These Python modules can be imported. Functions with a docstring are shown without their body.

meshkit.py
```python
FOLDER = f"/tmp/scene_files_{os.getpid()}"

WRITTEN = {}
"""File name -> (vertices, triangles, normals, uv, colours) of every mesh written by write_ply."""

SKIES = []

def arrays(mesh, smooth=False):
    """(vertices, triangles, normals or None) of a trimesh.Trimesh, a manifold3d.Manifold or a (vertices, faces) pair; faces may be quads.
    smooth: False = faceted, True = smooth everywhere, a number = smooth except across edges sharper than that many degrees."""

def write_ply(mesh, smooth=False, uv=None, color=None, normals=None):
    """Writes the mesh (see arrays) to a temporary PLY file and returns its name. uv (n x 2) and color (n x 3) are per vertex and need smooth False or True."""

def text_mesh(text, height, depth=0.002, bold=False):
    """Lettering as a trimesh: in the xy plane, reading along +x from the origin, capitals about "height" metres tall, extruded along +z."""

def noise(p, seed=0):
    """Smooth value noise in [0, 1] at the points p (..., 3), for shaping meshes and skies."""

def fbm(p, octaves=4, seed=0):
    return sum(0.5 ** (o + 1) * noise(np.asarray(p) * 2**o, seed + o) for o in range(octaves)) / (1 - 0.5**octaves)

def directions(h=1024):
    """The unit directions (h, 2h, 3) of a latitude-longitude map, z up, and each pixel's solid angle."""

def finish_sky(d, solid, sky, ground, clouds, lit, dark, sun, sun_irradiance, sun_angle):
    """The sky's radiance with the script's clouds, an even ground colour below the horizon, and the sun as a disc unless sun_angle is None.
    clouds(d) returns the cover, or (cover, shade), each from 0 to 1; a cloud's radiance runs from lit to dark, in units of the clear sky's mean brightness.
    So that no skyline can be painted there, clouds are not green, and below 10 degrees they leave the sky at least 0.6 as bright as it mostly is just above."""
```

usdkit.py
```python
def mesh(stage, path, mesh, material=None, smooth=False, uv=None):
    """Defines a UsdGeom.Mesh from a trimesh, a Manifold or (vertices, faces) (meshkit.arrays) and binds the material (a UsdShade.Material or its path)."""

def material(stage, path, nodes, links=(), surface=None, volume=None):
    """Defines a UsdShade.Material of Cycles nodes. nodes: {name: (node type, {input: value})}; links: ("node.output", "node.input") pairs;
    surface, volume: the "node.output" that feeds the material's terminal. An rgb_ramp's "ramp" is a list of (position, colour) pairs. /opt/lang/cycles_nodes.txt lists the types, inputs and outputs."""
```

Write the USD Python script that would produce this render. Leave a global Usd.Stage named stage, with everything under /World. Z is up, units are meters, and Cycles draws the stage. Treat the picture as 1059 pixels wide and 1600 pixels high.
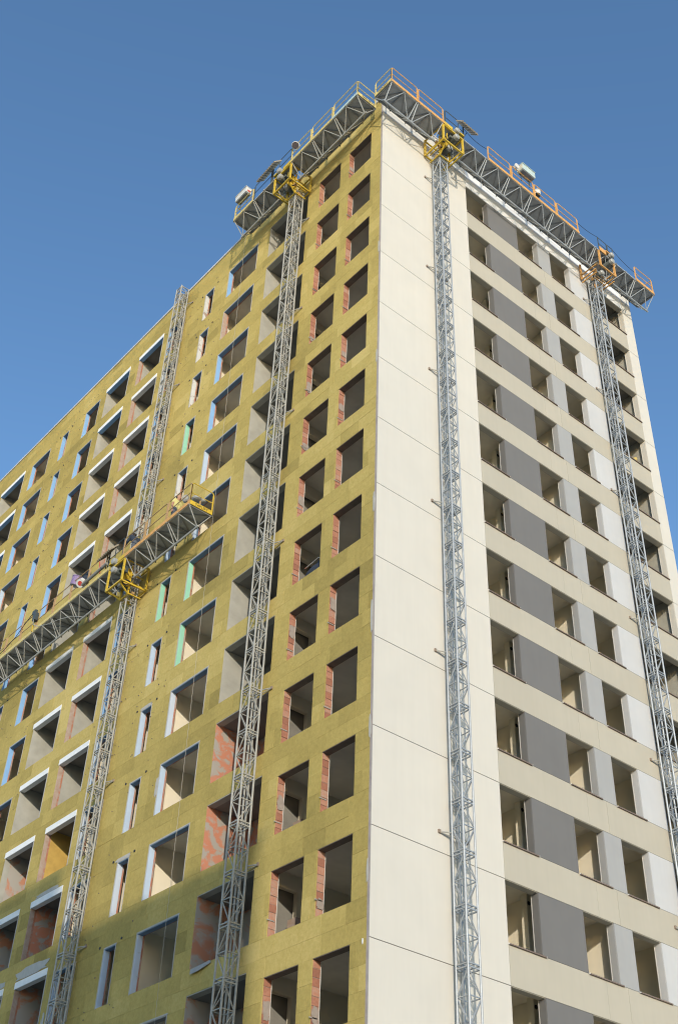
import math, random
import numpy as np
import trimesh, manifold3d
from shapely.geometry import box as sbox
from shapely.ops import unary_union
from pxr import Usd, UsdGeom, UsdLux, UsdShade, Gf, Vt, Sdf
import usdkit, meshkit

stage = Usd.Stage.CreateInMemory()
UsdGeom.SetStageUpAxis(stage, UsdGeom.Tokens.z)
UsdGeom.SetStageMetersPerUnit(stage, 1.0)
UsdGeom.Xform.Define(stage, '/World')
UsdGeom.Scope.Define(stage, '/World/Looks')
rng = random.Random(7)
GZ = 45.7            # height of the window heads of storey 0 above the ground

# ---------------------------------------------------------------- camera
CAM = np.array([-19.74893764, -22.57006382, -44.00386315 + GZ])
ROT = np.array([[0.76106, -0.64783, 0.03239], [0.43149, 0.46794, -0.77128], [0.48450, 0.60096, 0.63566]])   # right, down, forward
r_, d_, f_ = ROT
f_ = f_ / np.linalg.norm(f_); r_ = r_ - f_ * r_.dot(f_); r_ /= np.linalg.norm(r_); d_ = np.cross(f_, r_)
cam = UsdGeom.Camera.Define(stage, '/World/camera')
M = Gf.Matrix4d(*map(float, [*r_, 0, *(-d_), 0, *(-f_), 0, *CAM, 1]))
cam.AddTransformOp().Set(M)
FPX = 1888.5
cam.CreateHorizontalApertureAttr(36.0)
cam.CreateVerticalApertureAttr(36.0 * 1024 / 677)
cam.CreateFocalLengthAttr(36.0 * FPX / 1059)
cam.CreateClippingRangeAttr(Gf.Vec2f(0.1, 5000))
cam.CreateExposureAttr(EXPOSURE := 0.74)

# ---------------------------------------------------------------- sky and sun
SUN = np.array([-1.0, -1.55, 0.50]); SUN /= np.linalg.norm(SUN)
elev, rot = math.asin(SUN[2]), math.atan2(SUN[0], SUN[1])
dome = UsdLux.DomeLight.Define(stage, '/World/sky')
sky = usdkit.material(stage, '/World/Looks/sky', {
    's': ('sky_texture', {'sky_type': 'single_scattering', 'sun_disc': False, 'sun_elevation': elev, 'sun_rotation': rot,
                          'altitude': 100.0, 'air_density': 1.0, 'aerosol_density': 0.35, 'ozone_density': 2.2}),
    'h': ('hsv', {'saturation': 1.11, 'value': 1.03}),
    'b': ('background_shader', {'strength': 0.15})}, [('s.color', 'h.color'), ('h.color', 'b.color')], surface='b.background')
UsdShade.MaterialBindingAPI.Apply(dome.GetPrim()).Bind(sky)
dome.GetPrim().SetCustomDataByKey('kind', 'structure')
sun = UsdLux.DistantLight.Define(stage, '/World/sun')
sun.CreateIntensityAttr(0.50); sun.CreateAngleAttr(0.5); sun.CreateNormalizeAttr(True)
sun.CreateColorAttr(Gf.Vec3f(1.0, 0.91, 0.77))
zc = SUN; xc = np.cross([0, 0, 1.0], zc); xc /= np.linalg.norm(xc); yc = np.cross(zc, xc)
sun.AddTransformOp().Set(Gf.Matrix4d(*map(float, [*xc, 0, *yc, 0, *zc, 0, 0, 0, 100, 1])))

# ---------------------------------------------------------------- helpers
_count = {}
def path_for(parent, name):
    base = parent + '/' + name
    n = _count.get(base, 0); _count[base] = n + 1
    return base if n == 0 else f'{base}_{n:03d}'

BASES = {}
def thing(name, label, cat, base=(0, 0, 0), group=None, kind=None):
    p = path_for('/World', name)
    x = UsdGeom.Xform.Define(stage, p)
    b = np.array(base, float)
    x.AddTranslateOp().Set(Gf.Vec3d(float(b[0]), float(b[1]), float(b[2] + GZ)))
    BASES[p] = b
    pr = x.GetPrim()
    if label: pr.SetCustomDataByKey('label', label)
    if cat: pr.SetCustomDataByKey('category', cat)
    if group: pr.SetCustomDataByKey('group', group)
    if kind: pr.SetCustomDataByKey('kind', kind)
    return p

def node(parent, name):
    p = path_for(parent, name)
    UsdGeom.Xform.Define(stage, p)
    return p

def base_of(p):
    top = '/'.join(p.split('/')[:3])
    return BASES.get(top, np.zeros(3))

def put(parent, name, vf, mat, tone=None, kind=None, label=None):
    """One mesh prim from (vertices, faces) in facade coordinates."""
    v, f = vf
    v = np.asarray(v, float); f = np.asarray(f, int)
    p = path_for(parent, name)
    m = UsdGeom.Mesh.Define(stage, p)
    b = base_of(p)
    off = np.array([0, 0, GZ]) if parent == '/World' else -b
    m.CreatePointsAttr(Vt.Vec3fArray.FromNumpy((v + off).astype(np.float32)))
    m.CreateFaceVertexCountsAttr(Vt.IntArray.FromNumpy(np.full(len(f), f.shape[1], np.int32)))
    m.CreateFaceVertexIndicesAttr(Vt.IntArray.FromNumpy(f.astype(np.int32).ravel()))
    m.CreateSubdivisionSchemeAttr('none')
    if tone is not None:
        t = np.full(len(v), tone, np.float32) if np.ndim(tone) == 0 else np.asarray(tone, np.float32)
        c = np.stack([t, t, t], 1)
        UsdGeom.PrimvarsAPI(m).CreatePrimvar('tone', Sdf.ValueTypeNames.Color3fArray, 'vertex').Set(Vt.Vec3fArray.FromNumpy(c))
    UsdShade.MaterialBindingAPI.Apply(m.GetPrim()).Bind(mat)
    if kind: m.GetPrim().SetCustomDataByKey('kind', kind)
    if label: m.GetPrim().SetCustomDataByKey('label', label)
    return p

BOXF = np.array([[0, 1, 3, 2], [4, 6, 7, 5], [0, 4, 5, 1], [2, 3, 7, 6], [0, 2, 6, 4], [1, 5, 7, 3]])
def bx(x0, x1, y0, y1, z0, z1):
    return np.array([[x, y, z] for x in (x0, x1) for y in (y0, y1) for z in (z0, z1)], float), BOXF

def join(parts):
    vs, fs, n = [], [], 0
    for v, f in parts:
        v = np.asarray(v, float); f = np.asarray(f, int)
        if f.shape[1] == 4: f = np.vstack([f[:, [0, 1, 2]], f[:, [0, 2, 3]]])
        vs.append(v); fs.append(f + n); n += len(v)
    return np.vstack(vs), np.vstack(fs)

def tube(a, b, r, n=8, r2=None):
    a, b = np.array(a, float), np.array(b, float); r2 = r if r2 is None else r2
    d = b - a; d /= np.linalg.norm(d)
    u = np.cross(d, [0, 0, 1.0] if abs(d[2]) < .9 else [1.0, 0, 0]); u /= np.linalg.norm(u); w = np.cross(d, u)
    an = np.arange(n) / n * 2 * np.pi + np.pi / n
    ring = np.cos(an)[:, None] * u + np.sin(an)[:, None] * w
    v = np.vstack([a + ring * r, b + ring * r2, [a], [b]])
    f = []
    for i in range(n):
        j = (i + 1) % n
        f += [[i, j, n + j], [i, n + j, n + i], [2 * n, j, i], [2 * n + 1, n + i, n + j]]
    return v, np.array(f)

def square(a, b, w):
    return tube(a, b, w * .7071, 4)

def polytube(pts, r, n=6):
    return join([tube(pts[i], pts[i + 1], r, n) for i in range(len(pts) - 1)])

def tm(m):
    return np.array(m.vertices), np.array(m.faces)

def ring(c, R, r, axis=2, n=14, k=5):
    v, f = [], []
    for i in range(n):
        a = 2 * np.pi * i / n
        for j in range(k):
            b = 2 * np.pi * j / k
            q = np.array([(R + r * np.cos(b)) * np.cos(a), (R + r * np.cos(b)) * np.sin(a), r * np.sin(b)])
            v.append(q)
            f.append([i * k + j, ((i + 1) % n) * k + j, ((i + 1) % n) * k + (j + 1) % k, i * k + (j + 1) % k])
    return np.array(v) + np.array(c), np.array(f)

def onto(face):
    """(u along the facade, d away from it, z) -> scene coordinates."""
    if face == 'R': return lambda p: np.stack([np.asarray(p, float)[..., 0], -np.asarray(p, float)[..., 1], np.asarray(p, float)[..., 2]], -1)
    return lambda p: np.stack([-np.asarray(p, float)[..., 1], np.asarray(p, float)[..., 0], np.asarray(p, float)[..., 2]], -1)

# ---------------------------------------------------------------- materials
def mat(name, rgb, rough=.7, var=.12, scale=3.0, bump=0.0, bscale=60.0, metal=0.0, stretch=(1, 1, 1), fine=.5, spec=.35, streak=0.0):
    rgb = np.array(rgb)
    lo, hi = rgb * (1 - var), np.minimum(rgb * (1 + var), 1)
    nodes = {'g': ('geometry', {}), 'm': ('mapping', {'scale': stretch}),
             'n': ('noise_texture', {'scale': scale, 'detail': 6.0, 'roughness': .62}),
             'r': ('rgb_ramp', {'ramp': [(.25, tuple(lo)), (.75, tuple(hi))]}),
             'p': ('principled_bsdf', {'roughness': rough, 'metallic': metal, 'specular_ior_level': spec})}
    links = [('g.position', 'm.vector'), ('m.vector', 'n.vector'), ('n.fac', 'r.fac'), ('r.color', 'p.base_color')]
    if bump:
        nodes['bn'] = ('noise_texture', {'scale': bscale, 'detail': 4.0})
        nodes['b'] = ('bump', {'strength': bump, 'distance': .02})
        links += [('m.vector', 'bn.vector'), ('bn.fac', 'b.height'), ('b.normal', 'p.normal')]
    if streak:      # faint dirt runs, and a small difference of tone from panel to panel
        nodes.update({'sm': ('mapping', {'scale': (2.2, 2.2, .16)}), 'sn': ('noise_texture', {'scale': 2.0, 'detail': 5.0, 'roughness': .65}),
                      'o': ('object_info', {}), 'so': ('math', {'math_type': 'multiply_add', 'value2': .5 * streak, 'value3': 1 - 1.25 * streak}),
                      'sv': ('math', {'math_type': 'multiply_add', 'value2': 2.0 * streak}), 'hv': ('hsv', {})})
        links = [l for l in links if l[1] != 'p.base_color'] + [('g.position', 'sm.vector'), ('sm.vector', 'sn.vector'), ('o.random', 'so.value1'), ('sn.fac', 'sv.value1'), ('so.value', 'sv.value3'),
                 ('sv.value', 'hv.value'), ('r.color', 'hv.color'), ('hv.color', 'p.base_color')]
    return usdkit.material(stage, '/World/Looks/' + name, nodes, links, surface='p.BSDF')

def patchy(name, stops, scale=1.5, rough=.85, bump=.2, detail=5.0):
    return usdkit.material(stage, '/World/Looks/' + name, {
        'g': ('geometry', {}), 'n': ('noise_texture', {'scale': scale, 'detail': detail, 'roughness': .6, 'distortion': .6}),
        'r': ('rgb_ramp', {'ramp': stops}), 'bn': ('noise_texture', {'scale': 40.0, 'detail': 4.0}), 'b': ('bump', {'strength': bump, 'distance': .02}),
        'p': ('principled_bsdf', {'roughness': rough, 'specular_ior_level': .2})},
        [('g.position', 'n.vector'), ('n.fac', 'r.fac'), ('r.color', 'p.base_color'), ('g.position', 'bn.vector'), ('bn.fac', 'b.height'), ('b.normal', 'p.normal')], surface='p.BSDF')

MT = {}
MT['cream'] = mat('cream_render', (.575, .545, .48), .85, .03, .8, .12, 90, streak=.045)
MT['beige'] = mat('beige_render', (.43, .395, .318), .85, .04, .7, .12, 90, streak=.06)
MT['dark_grey'] = mat('dark_grey_render', (.155, .151, .146), .85, .05, .8, .12, 90, streak=.05)
MT['light_grey'] = mat('light_grey_render', (.335, .335, .328), .85, .04, .8, .12, 90, streak=.05)
MT['white'] = mat('white_render', (.495, .495, .49), .85, .04, .8, .12, 90, streak=.05)
MT['fascia'] = mat('white_primer', (.70, .69, .66), .85, .06, 1.5, .12, 90)
MT['joint'] = mat('joint_shadow', (.16, .145, .12), .9, .1)
MT['patch'] = mat('grey_primer', (.46, .48, .50), .85, .08, 2.0)
MT['corner'] = mat('corner_mortar', (.36, .31, .29), .9, .2, 2.2, .3, 40)
MT['sill'] = mat('brown_sill', (.17, .125, .10), .5, .1)
MT['sill_cap'] = mat('sill_cap', (.62, .60, .56), .5, .05)
MT['plaster'] = mat('cream_plaster', (.78, .71, .56), .9, .06, 1.2, .1, 50)
MT['ceiling'] = mat('ceiling_concrete', (.80, .75, .64), .9, .10, 1.5, .1, 30)
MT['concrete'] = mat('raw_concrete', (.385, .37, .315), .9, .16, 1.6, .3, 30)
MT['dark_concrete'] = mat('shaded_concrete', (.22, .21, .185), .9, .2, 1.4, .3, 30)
MT['slab'] = mat('slab_concrete', (.30, .29, .27), .9, .12, 1.5)
MT['brick'] = usdkit.material(stage, '/World/Looks/clay_block', {
    'o': ('object_info', {}), 'g': ('geometry', {}), 'n': ('noise_texture', {'scale': 14.0, 'detail': 5.0}),
    'a': ('math', {'math_type': 'multiply_add', 'value2': .45, 'value3': 0.0}), 'c': ('math', {'math_type': 'multiply_add', 'value2': .55}),
    'r': ('rgb_ramp', {'ramp': [(0, (.20, .10, .07)), (.42, (.36, .16, .105)), (.62, (.45, .225, .15)), (.82, (.42, .30, .235)), (1, (.40, .34, .29))]}),
    'p': ('principled_bsdf', {'roughness': .9, 'specular_ior_level': .2})},
    [('g.position', 'n.vector'), ('o.random', 'a.value1'), ('n.fac', 'c.value1'), ('a.value', 'c.value3'), ('c.value', 'r.fac'), ('r.color', 'p.base_color')], surface='p.BSDF')
MT['masonry'] = patchy('masonry', [(0, (.30, .13, .08)), (.45, (.45, .19, .115)), (.6, (.40, .30, .25)), (1, (.38, .35, .31))], 3.0)
MT['mortar'] = mat('mortar', (.33, .28, .24), .95, .15, 8)
MT['brickstrip'] = patchy('pink_block', [(0, (.27, .17, .13)), (.4, (.40, .28, .215)), (.65, (.44, .35, .29)), (1, (.40, .36, .32))], 5.0)
MT['orange'] = patchy('primed_wall', [(0, (.36, .35, .31)), (.44, (.38, .345, .30)), (.49, (.50, .235, .15)), (.56, (.54, .215, .13)), (.62, (.40, .33, .28)), (.70, (.52, .24, .16)), (1, (.50, .27, .19))], 2.1, .9, .3, 8.0)
MT['orange_pale'] = patchy('half_primed_wall', [(0, (.37, .36, .32)), (.50, (.40, .365, .32)), (.57, (.50, .24, .15)), (1, (.54, .22, .13))], 1.1)
MT['red_brick_wall'] = patchy('rubble_wall', [(0, (.30, .12, .075)), (.5, (.48, .19, .11)), (.6, (.36, .34, .30)), (1, (.33, .31, .28))], .9)
MT['wool_wall'] = mat('wool_wall', (.52, .34, .09), .95, .15, 3.0, .3, 50)
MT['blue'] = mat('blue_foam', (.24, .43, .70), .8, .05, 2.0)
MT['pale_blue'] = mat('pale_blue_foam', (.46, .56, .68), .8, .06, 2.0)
MT['white_blue'] = patchy('chipped_foam', [(0, (.30, .27, .22)), (.30, (.33, .28, .23)), (.36, (.52, .58, .66)), (1, (.56, .62, .68))], 2.6, .8)
MT['mint'] = mat('mint_foam', (.30, .60, .43), .8, .06, 2.0)
MT['grey_reveal'] = mat('grey_reveal', (.34, .33, .31), .9, .12, 2.0)
MT['white_patchy'] = patchy('white_patchy', [(0, (.30, .20, .16)), (.38, (.36, .27, .21)), (.46, (.60, .60, .57)), (1, (.66, .66, .63))], 2.4)
MT['soffit'] = mat('brown_soffit', (.17, .135, .105), .9, .2, 5.0)
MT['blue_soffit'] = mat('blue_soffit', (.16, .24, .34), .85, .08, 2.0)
MT['lintel'] = mat('white_lintel', (.78, .78, .76), .85, .06, 3.0)
MT['rim'] = mat('rim_mortar', (.44, .42, .38), .9, .12, 5.0)
MT['coping'] = mat('coping_metal', (.62, .61, .60), .5, .1, 2.0, metal=.3)
MT['galv'] = mat('galvanised_steel', (.34, .365, .385), .45, .16, 9.0, metal=.25)
MT['galv_old'] = mat('worn_steel', (.37, .36, .325), .55, .18, 9.0, metal=.15)
MT['deck'] = mat('deck_sheet', (.40, .41, .42), .75, .2, 4.0, .2, 40)
MT['beam'] = mat('deck_beam', (.24, .245, .25), .6, .15, 4.0)
MT['yellow'] = mat('yellow_paint', (.58, .40, .045), .55, .25, 7.0)
MT['pale_yellow'] = mat('pale_yellow_paint', (.58, .46, .17), .6, .2, 8.0)
MT['orange_paint'] = mat('orange_paint', (.60, .32, .10), .6, .22, 8.0)
MT['rust'] = mat('rusty_rail', (.42, .27, .13), .6, .2, 9.0)
MT['teal'] = mat('teal_board', (.42, .52, .50), .6, .15, 6.0)
MT['black'] = mat('black_plastic', (.025, .025, .028), .5, .1)
MT['dark_steel'] = mat('dark_steel', (.07, .085, .09), .5, .15, 8.0, metal=.2)
MT['motor'] = mat('motor_grey', (.13, .145, .14), .5, .15, 6.0)
MT['motor_cap'] = mat('motor_cover', (.34, .345, .33), .4, .1, 6.0)
MT['corrugated'] = mat('rusty_sheet', (.30, .255, .19), .7, .25, 8.0)
MT['box_green'] = mat('box_green', (.48, .57, .53), .5, .06, 3.0)
MT['box_white'] = mat('box_white', (.60, .59, .55), .5, .06, 3.0)
MT['box_end'] = mat('box_end', (.55, .50, .38), .5, .08, 3.0)
MT['red'] = mat('red_label', (.50, .07, .05), .6, .1)
MT['bucket_white'] = mat('white_bucket', (.62, .61, .58), .5, .08, 8.0)
MT['bucket_purple'] = mat('purple_print', (.24, .17, .32), .5, .4, 12.0)
MT['bucket_dark'] = mat('dark_bucket_base', (.085, .07, .075), .7, .2, 8.0)
MT['skin'] = mat('skin', (.42, .23, .15), .6, .06)
MT['hair'] = mat('dark_hair', (.03, .025, .022), .7, .1)
MT['shirt_yellow'] = mat('yellow_shirt', (.60, .54, .22), .9, .08, 6.0)
MT['navy'] = mat('navy_cloth', (.03, .04, .06), .9, .15, 6.0)
MT['cloth'] = mat('grey_cloth', (.36, .36, .34), .9, .15, 6.0)
MT['trousers'] = mat('work_trousers', (.09, .10, .12), .9, .15, 6.0)
MT['rope'] = mat('pale_rope', (.42, .39, .33), .9, .1)
MT['pipe'] = mat('grey_pipe', (.23, .225, .21), .6, .12, 5.0)
MT['ground'] = mat('dusty_ground', (.39, .34, .265), .95, .25, .15)
MT['pavement'] = mat('pavement_concrete', (.28, .27, .25), .9, .12, .6)
MT['neighbour'] = mat('neighbour_render', (.42, .40, .36), .9, .06, .5)
MT['window_dark'] = mat('dark_glazing', (.04, .05, .06), .15, .1)
MT['tie'] = mat('tie_plate_steel', (.27, .21, .16), .7, .2, 9.0)
MT['foam'] = mat('white_foam', (.68, .68, .64), .9, .06)
MT['roofing'] = mat('roofing_felt', (.12, .12, .12), .9, .1)
# mineral wool boards: a tone per board (primvar), fibres, fine relief
MT['wool'] = usdkit.material(stage, '/World/Looks/mineral_wool', {
    'g': ('geometry', {}), 'a': ('attribute', {'attribute': 'tone'}), 'w': ('separate_color', {}),
    'm1': ('mapping', {'scale': (1, 26, 3.5)}), 'n1': ('noise_texture', {'scale': 2.2, 'detail': 5.0, 'roughness': .7}),
    'n2': ('noise_texture', {'scale': .55, 'detail': 7.0, 'roughness': .65}), 'n3': ('noise_texture', {'scale': 7.5, 'detail': 6.0, 'roughness': .75}),
    's1': ('math', {'math_type': 'multiply_add', 'value2': .75, 'value3': -.375}), 's2': ('math', {'math_type': 'multiply_add', 'value2': .75, 'value3': -.37}),
    's3': ('math', {'math_type': 'multiply_add', 'value2': 1.0, 'value3': -.5}),
    'x1': ('math', {'math_type': 'add'}), 'x2': ('math', {'math_type': 'add'}), 'x3': ('math', {'math_type': 'add', 'use_clamp': True}),
    'r': ('rgb_ramp', {'ramp': [(0, (.29, .226, .072)), (.35, (.395, .304, .096)), (.65, (.475, .364, .118)), (1, (.575, .447, .168))]}),
    'bs': ('math', {'math_type': 'add'}), 'b': ('bump', {'strength': .45, 'distance': .015}),
    'p': ('principled_bsdf', {'roughness': .95, 'specular_ior_level': .12})},
    [('a.color', 'w.color'), ('g.position', 'm1.vector'), ('m1.vector', 'n1.vector'), ('g.position', 'n2.vector'), ('g.position', 'n3.vector'),
     ('n1.fac', 's1.value1'), ('n2.fac', 's2.value1'), ('n3.fac', 's3.value1'), ('s1.value', 'x1.value1'), ('s2.value', 'x1.value2'),
     ('x1.value', 'x2.value1'), ('s3.value', 'x2.value2'), ('x2.value', 'x3.value1'), ('w.r', 'x3.value2'), ('x3.value', 'r.fac'), ('r.color', 'p.base_color'),
     ('n1.fac', 'bs.value1'), ('n3.fac', 'bs.value2'), ('bs.value', 'b.height'), ('b.normal', 'p.normal')], surface='p.BSDF')

# ---------------------------------------------------------------- ground and the block whose shadow falls on the facade
def struct(name, vf, m):
    p = put('/World', name, vf, m, kind='structure')
    return p
struct('ground', bx(-900, 900, -900, 900, -GZ - 1.0, -GZ), MT['ground'])
struct('pavement', join([bx(-3.5, 20, -3.5, -.02, -GZ - .3, -GZ + .12), bx(-3.5, -.02, -.02, 43, -GZ - .3, -GZ + .12)]), MT['pavement'])

nb = thing('neighbouring_block', 'pale neighbouring apartment block casting its shadow on the insulated facade', 'building', (-42.5, -32, -GZ))
put(nb, 'wall', join([bx(-50, -35, -49.25, -36.85, -GZ, -11.4), bx(-50, -35, -36.84, -14, -GZ, -8.4)]), MT['neighbour'])
for i in range(11):
    z = -GZ + 2.2 + 3 * i
    for y0 in np.arange(-48.2, -16, 3.6):
        put(nb, 'window', bx(-34.99, -34.93, y0, y0 + 1.6, z, z + 1.6), MT['window_dark'])
put(nb, 'parapet', join([bx(-50.1, -34.9, -49.35, -49.05, -11.39, -11.1), bx(-50.1, -34.9, -14.2, -13.9, -8.39, -8.1)]), MT['coping'])

# ================================================================= THE TOWER
T = thing('apartment_tower', 'unfinished apartment tower with yellow insulated side and cream and grey rendered front', 'building', (8.45, 20, -GZ))
W, L = 16.9, 40.0
KS = list(range(-1, 15))
J = lambda k: -3.0 * k
TOP = 4.95
LEFT = {  # name: (y0, y1, head offset, sill offset)
    'A': (.76, 2.24, 0, -1.9), 'B': (2.83, 4.33, 0, -1.9), 'D': (5.15, 8.05, .33, -1.9), 'C': (8.98, 11.3, 0, -1.9),
    'N': (12.6, 13.3, 0, -1.9), 'E': (15.15, 16.5, 0, -1.9), 'F': (17.15, 19.45, .33, -1.9), 'G': (20.38, 22.75, .33, -1.9),
    'H': (23.4, 24.85, 0, -1.9), 'I': (26.75, 27.42, 0, -1.9), 'K': (28.85, 30.92, 0, -1.9), 'P': (31.95, 34.9, .33, -1.9),
    'Q': (35.67, 37.17, 0, -1.9), 'S': (37.76, 39.24, 0, -1.9)}
RIGHT = {'W1': (5.08, 6.48), 'W2': (8.44, 9.86), 'W3': (10.73, 12.14), 'W4': (13.45, 16.18)}

# structure: slabs, walls, roof
for k in KS + [15]:
    if k == 15:
        put(T, 'floor_slab', bx(.27, W - .27, .27, L - .27, J(15) + .33, J(15) + .53), MT['slab'])
    else:
        put(T, 'floor_slab', bx(.27, W - .27, .27, L - .27, J(k) + .335, J(k) + .53), MT['ceiling'])
put(T, 'roof', bx(.27, W - .27, .27, L - .27, 3.54, 4.1), MT['roofing'])

def wall_with_holes(u0, u1, z0, z1, holes, t0, t1, face):
    poly = sbox(u0, z0, u1, z1).difference(unary_union([sbox(*h) for h in holes]))
    parts = []
    for g in getattr(poly, 'geoms', [poly]):
        m = trimesh.creation.extrude_polygon(g, t1 - t0, engine='earcut')
        v = np.array(m.vertices); q = np.stack([v[:, 0], -(v[:, 2] + t0), v[:, 1]], 1)
        parts.append((onto(face)(q), np.array(m.faces)))
    return join(parts)

holesL = [(y0, J(k) + so, y1, J(k) + ho) for (y0, y1, ho, so) in LEFT.values() for k in KS]
holesR = [(x0, J(k) - 1.86, x1, J(k)) for (x0, x1) in RIGHT.values() for k in KS]
put(T, 'masonry_wall', wall_with_holes(.26, L - .26, -GZ, TOP - .02, holesL, .10, .26, 'L'), MT['masonry'], label='brick masonry wall behind the insulation')
put(T, 'front_wall', wall_with_holes(.1005, W, -GZ, TOP - .02, holesR, .02, .255, 'R'), MT['joint'])
put(T, 'side_wall', bx(W - .26, W, .256, L - .26, -GZ, TOP - .02), MT['cream'])
put(T, 'rear_wall', bx(0, W, L - .259, L, -GZ, TOP - .02), MT['wool'], tone=.5)

# copings
put(T, 'coping', bx(-.05, .32, .30, L + .03, TOP - .06, TOP + .06), MT['coping'])
put(T, 'coping', bx(-.05, W + .04, -.05, .298, TOP + .001, TOP + .06), MT['coping'])

# partitions, one set per storey
def partition(vf, m=None): put(T, 'partition_wall', vf, m or MT['plaster'])
ORANGE = {7: 'concrete', 8: 'orange', 9: 'orange', 10: 'orange_pale', 11: 'orange_pale', 12: 'red_brick_wall', 13: 'red_brick_wall', 14: 'red_brick_wall'}
for k in KS:
    z0, z1 = J(k) - 2.47, J(k) + .335
    # wall beside the corner room, with a doorway
    partition(join([bx(.262, .58, 4.75, 4.93, z0, z1), bx(.58, 1.32, 4.75, 4.93, J(k) - .12, z1), bx(1.32, 5.0, 4.75, 4.93, z0, z1)]))
    partition(bx(5.0, 5.07, .257, 4.93, z0, z1))
    partition(bx(5.0, 5.15, 4.94, L - .26, z0, z1))
    partition(bx(5.15, W - .26, 4.5, 4.65, z0, z1))
    for y in (8.55, 11.75, 13.85, 16.72, 23.02, 26.3, 28.3, 31.45, 35.3):
        partition(bx(.262, 5.0, y, y + .12, z0, z1))
    for x in (7.2, 10.2, 13.05):
        partition(bx(x, x + .12, .257, 4.5, z0, z1))
    partition(bx(16.32, 16.40, .257, 4.5, z0, z1))
    # the last window of the front opens on a bare concrete room
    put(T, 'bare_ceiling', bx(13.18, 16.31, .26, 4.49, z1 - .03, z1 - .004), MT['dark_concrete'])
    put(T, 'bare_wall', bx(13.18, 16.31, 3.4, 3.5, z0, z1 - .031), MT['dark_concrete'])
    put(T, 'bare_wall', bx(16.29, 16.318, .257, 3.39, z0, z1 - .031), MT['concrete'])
    # the nib with its pipe hole in the first window of the front
    put(T, 'pillar', bx(6.93, 7.2, .86, 1.10, z0, z1), MT['plaster'])
    if k >= 2:
        put(T, 'pipe_hole', tube((7.02, .865, J(k) + .06), (7.02, .852, J(k) + .06), .065, 12), MT['black'])
    # low brick stack left in the corner room
    if k >= 8:
        put(T, 'block_stack', join([bx(1.0, 1.45, 4.35, 4.74, z0, J(k) - 1.05), bx(1.46, 1.52, 4.4, 4.74, z0, J(k) - .85)]), MT['brickstrip'])
    # loggias: side walls, back wall with a doorway
    for nm in ('D', 'F', 'G', 'P'):
        y0, y1, ho, so = LEFT[nm]
        side = MT['concrete']
        if k >= 7 and nm == 'D': side = MT[ORANGE[k]]
        if nm in 'FG' and k >= 8: side = MT['orange'] if (nm, k) in (('F', 9), ('G', 11)) else MT['orange_pale']
        if nm == 'F' and k == 8: side = MT['wool_wall']
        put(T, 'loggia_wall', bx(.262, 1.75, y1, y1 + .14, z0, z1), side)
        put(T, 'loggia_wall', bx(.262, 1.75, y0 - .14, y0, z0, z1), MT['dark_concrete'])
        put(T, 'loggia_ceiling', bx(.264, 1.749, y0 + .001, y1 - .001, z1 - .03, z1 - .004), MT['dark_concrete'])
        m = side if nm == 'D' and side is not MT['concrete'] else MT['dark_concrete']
        put(T, 'loggia_back_wall', join([bx(1.75, 1.9, y0 - .14, y0 + .7, z0, z1), bx(1.75, 1.9, y0 + .7, y0 + 1.5, J(k) - .1, z1), bx(1.75, 1.9, y0 + 1.5, y1 + .14, z0, z1)]), m)

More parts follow.
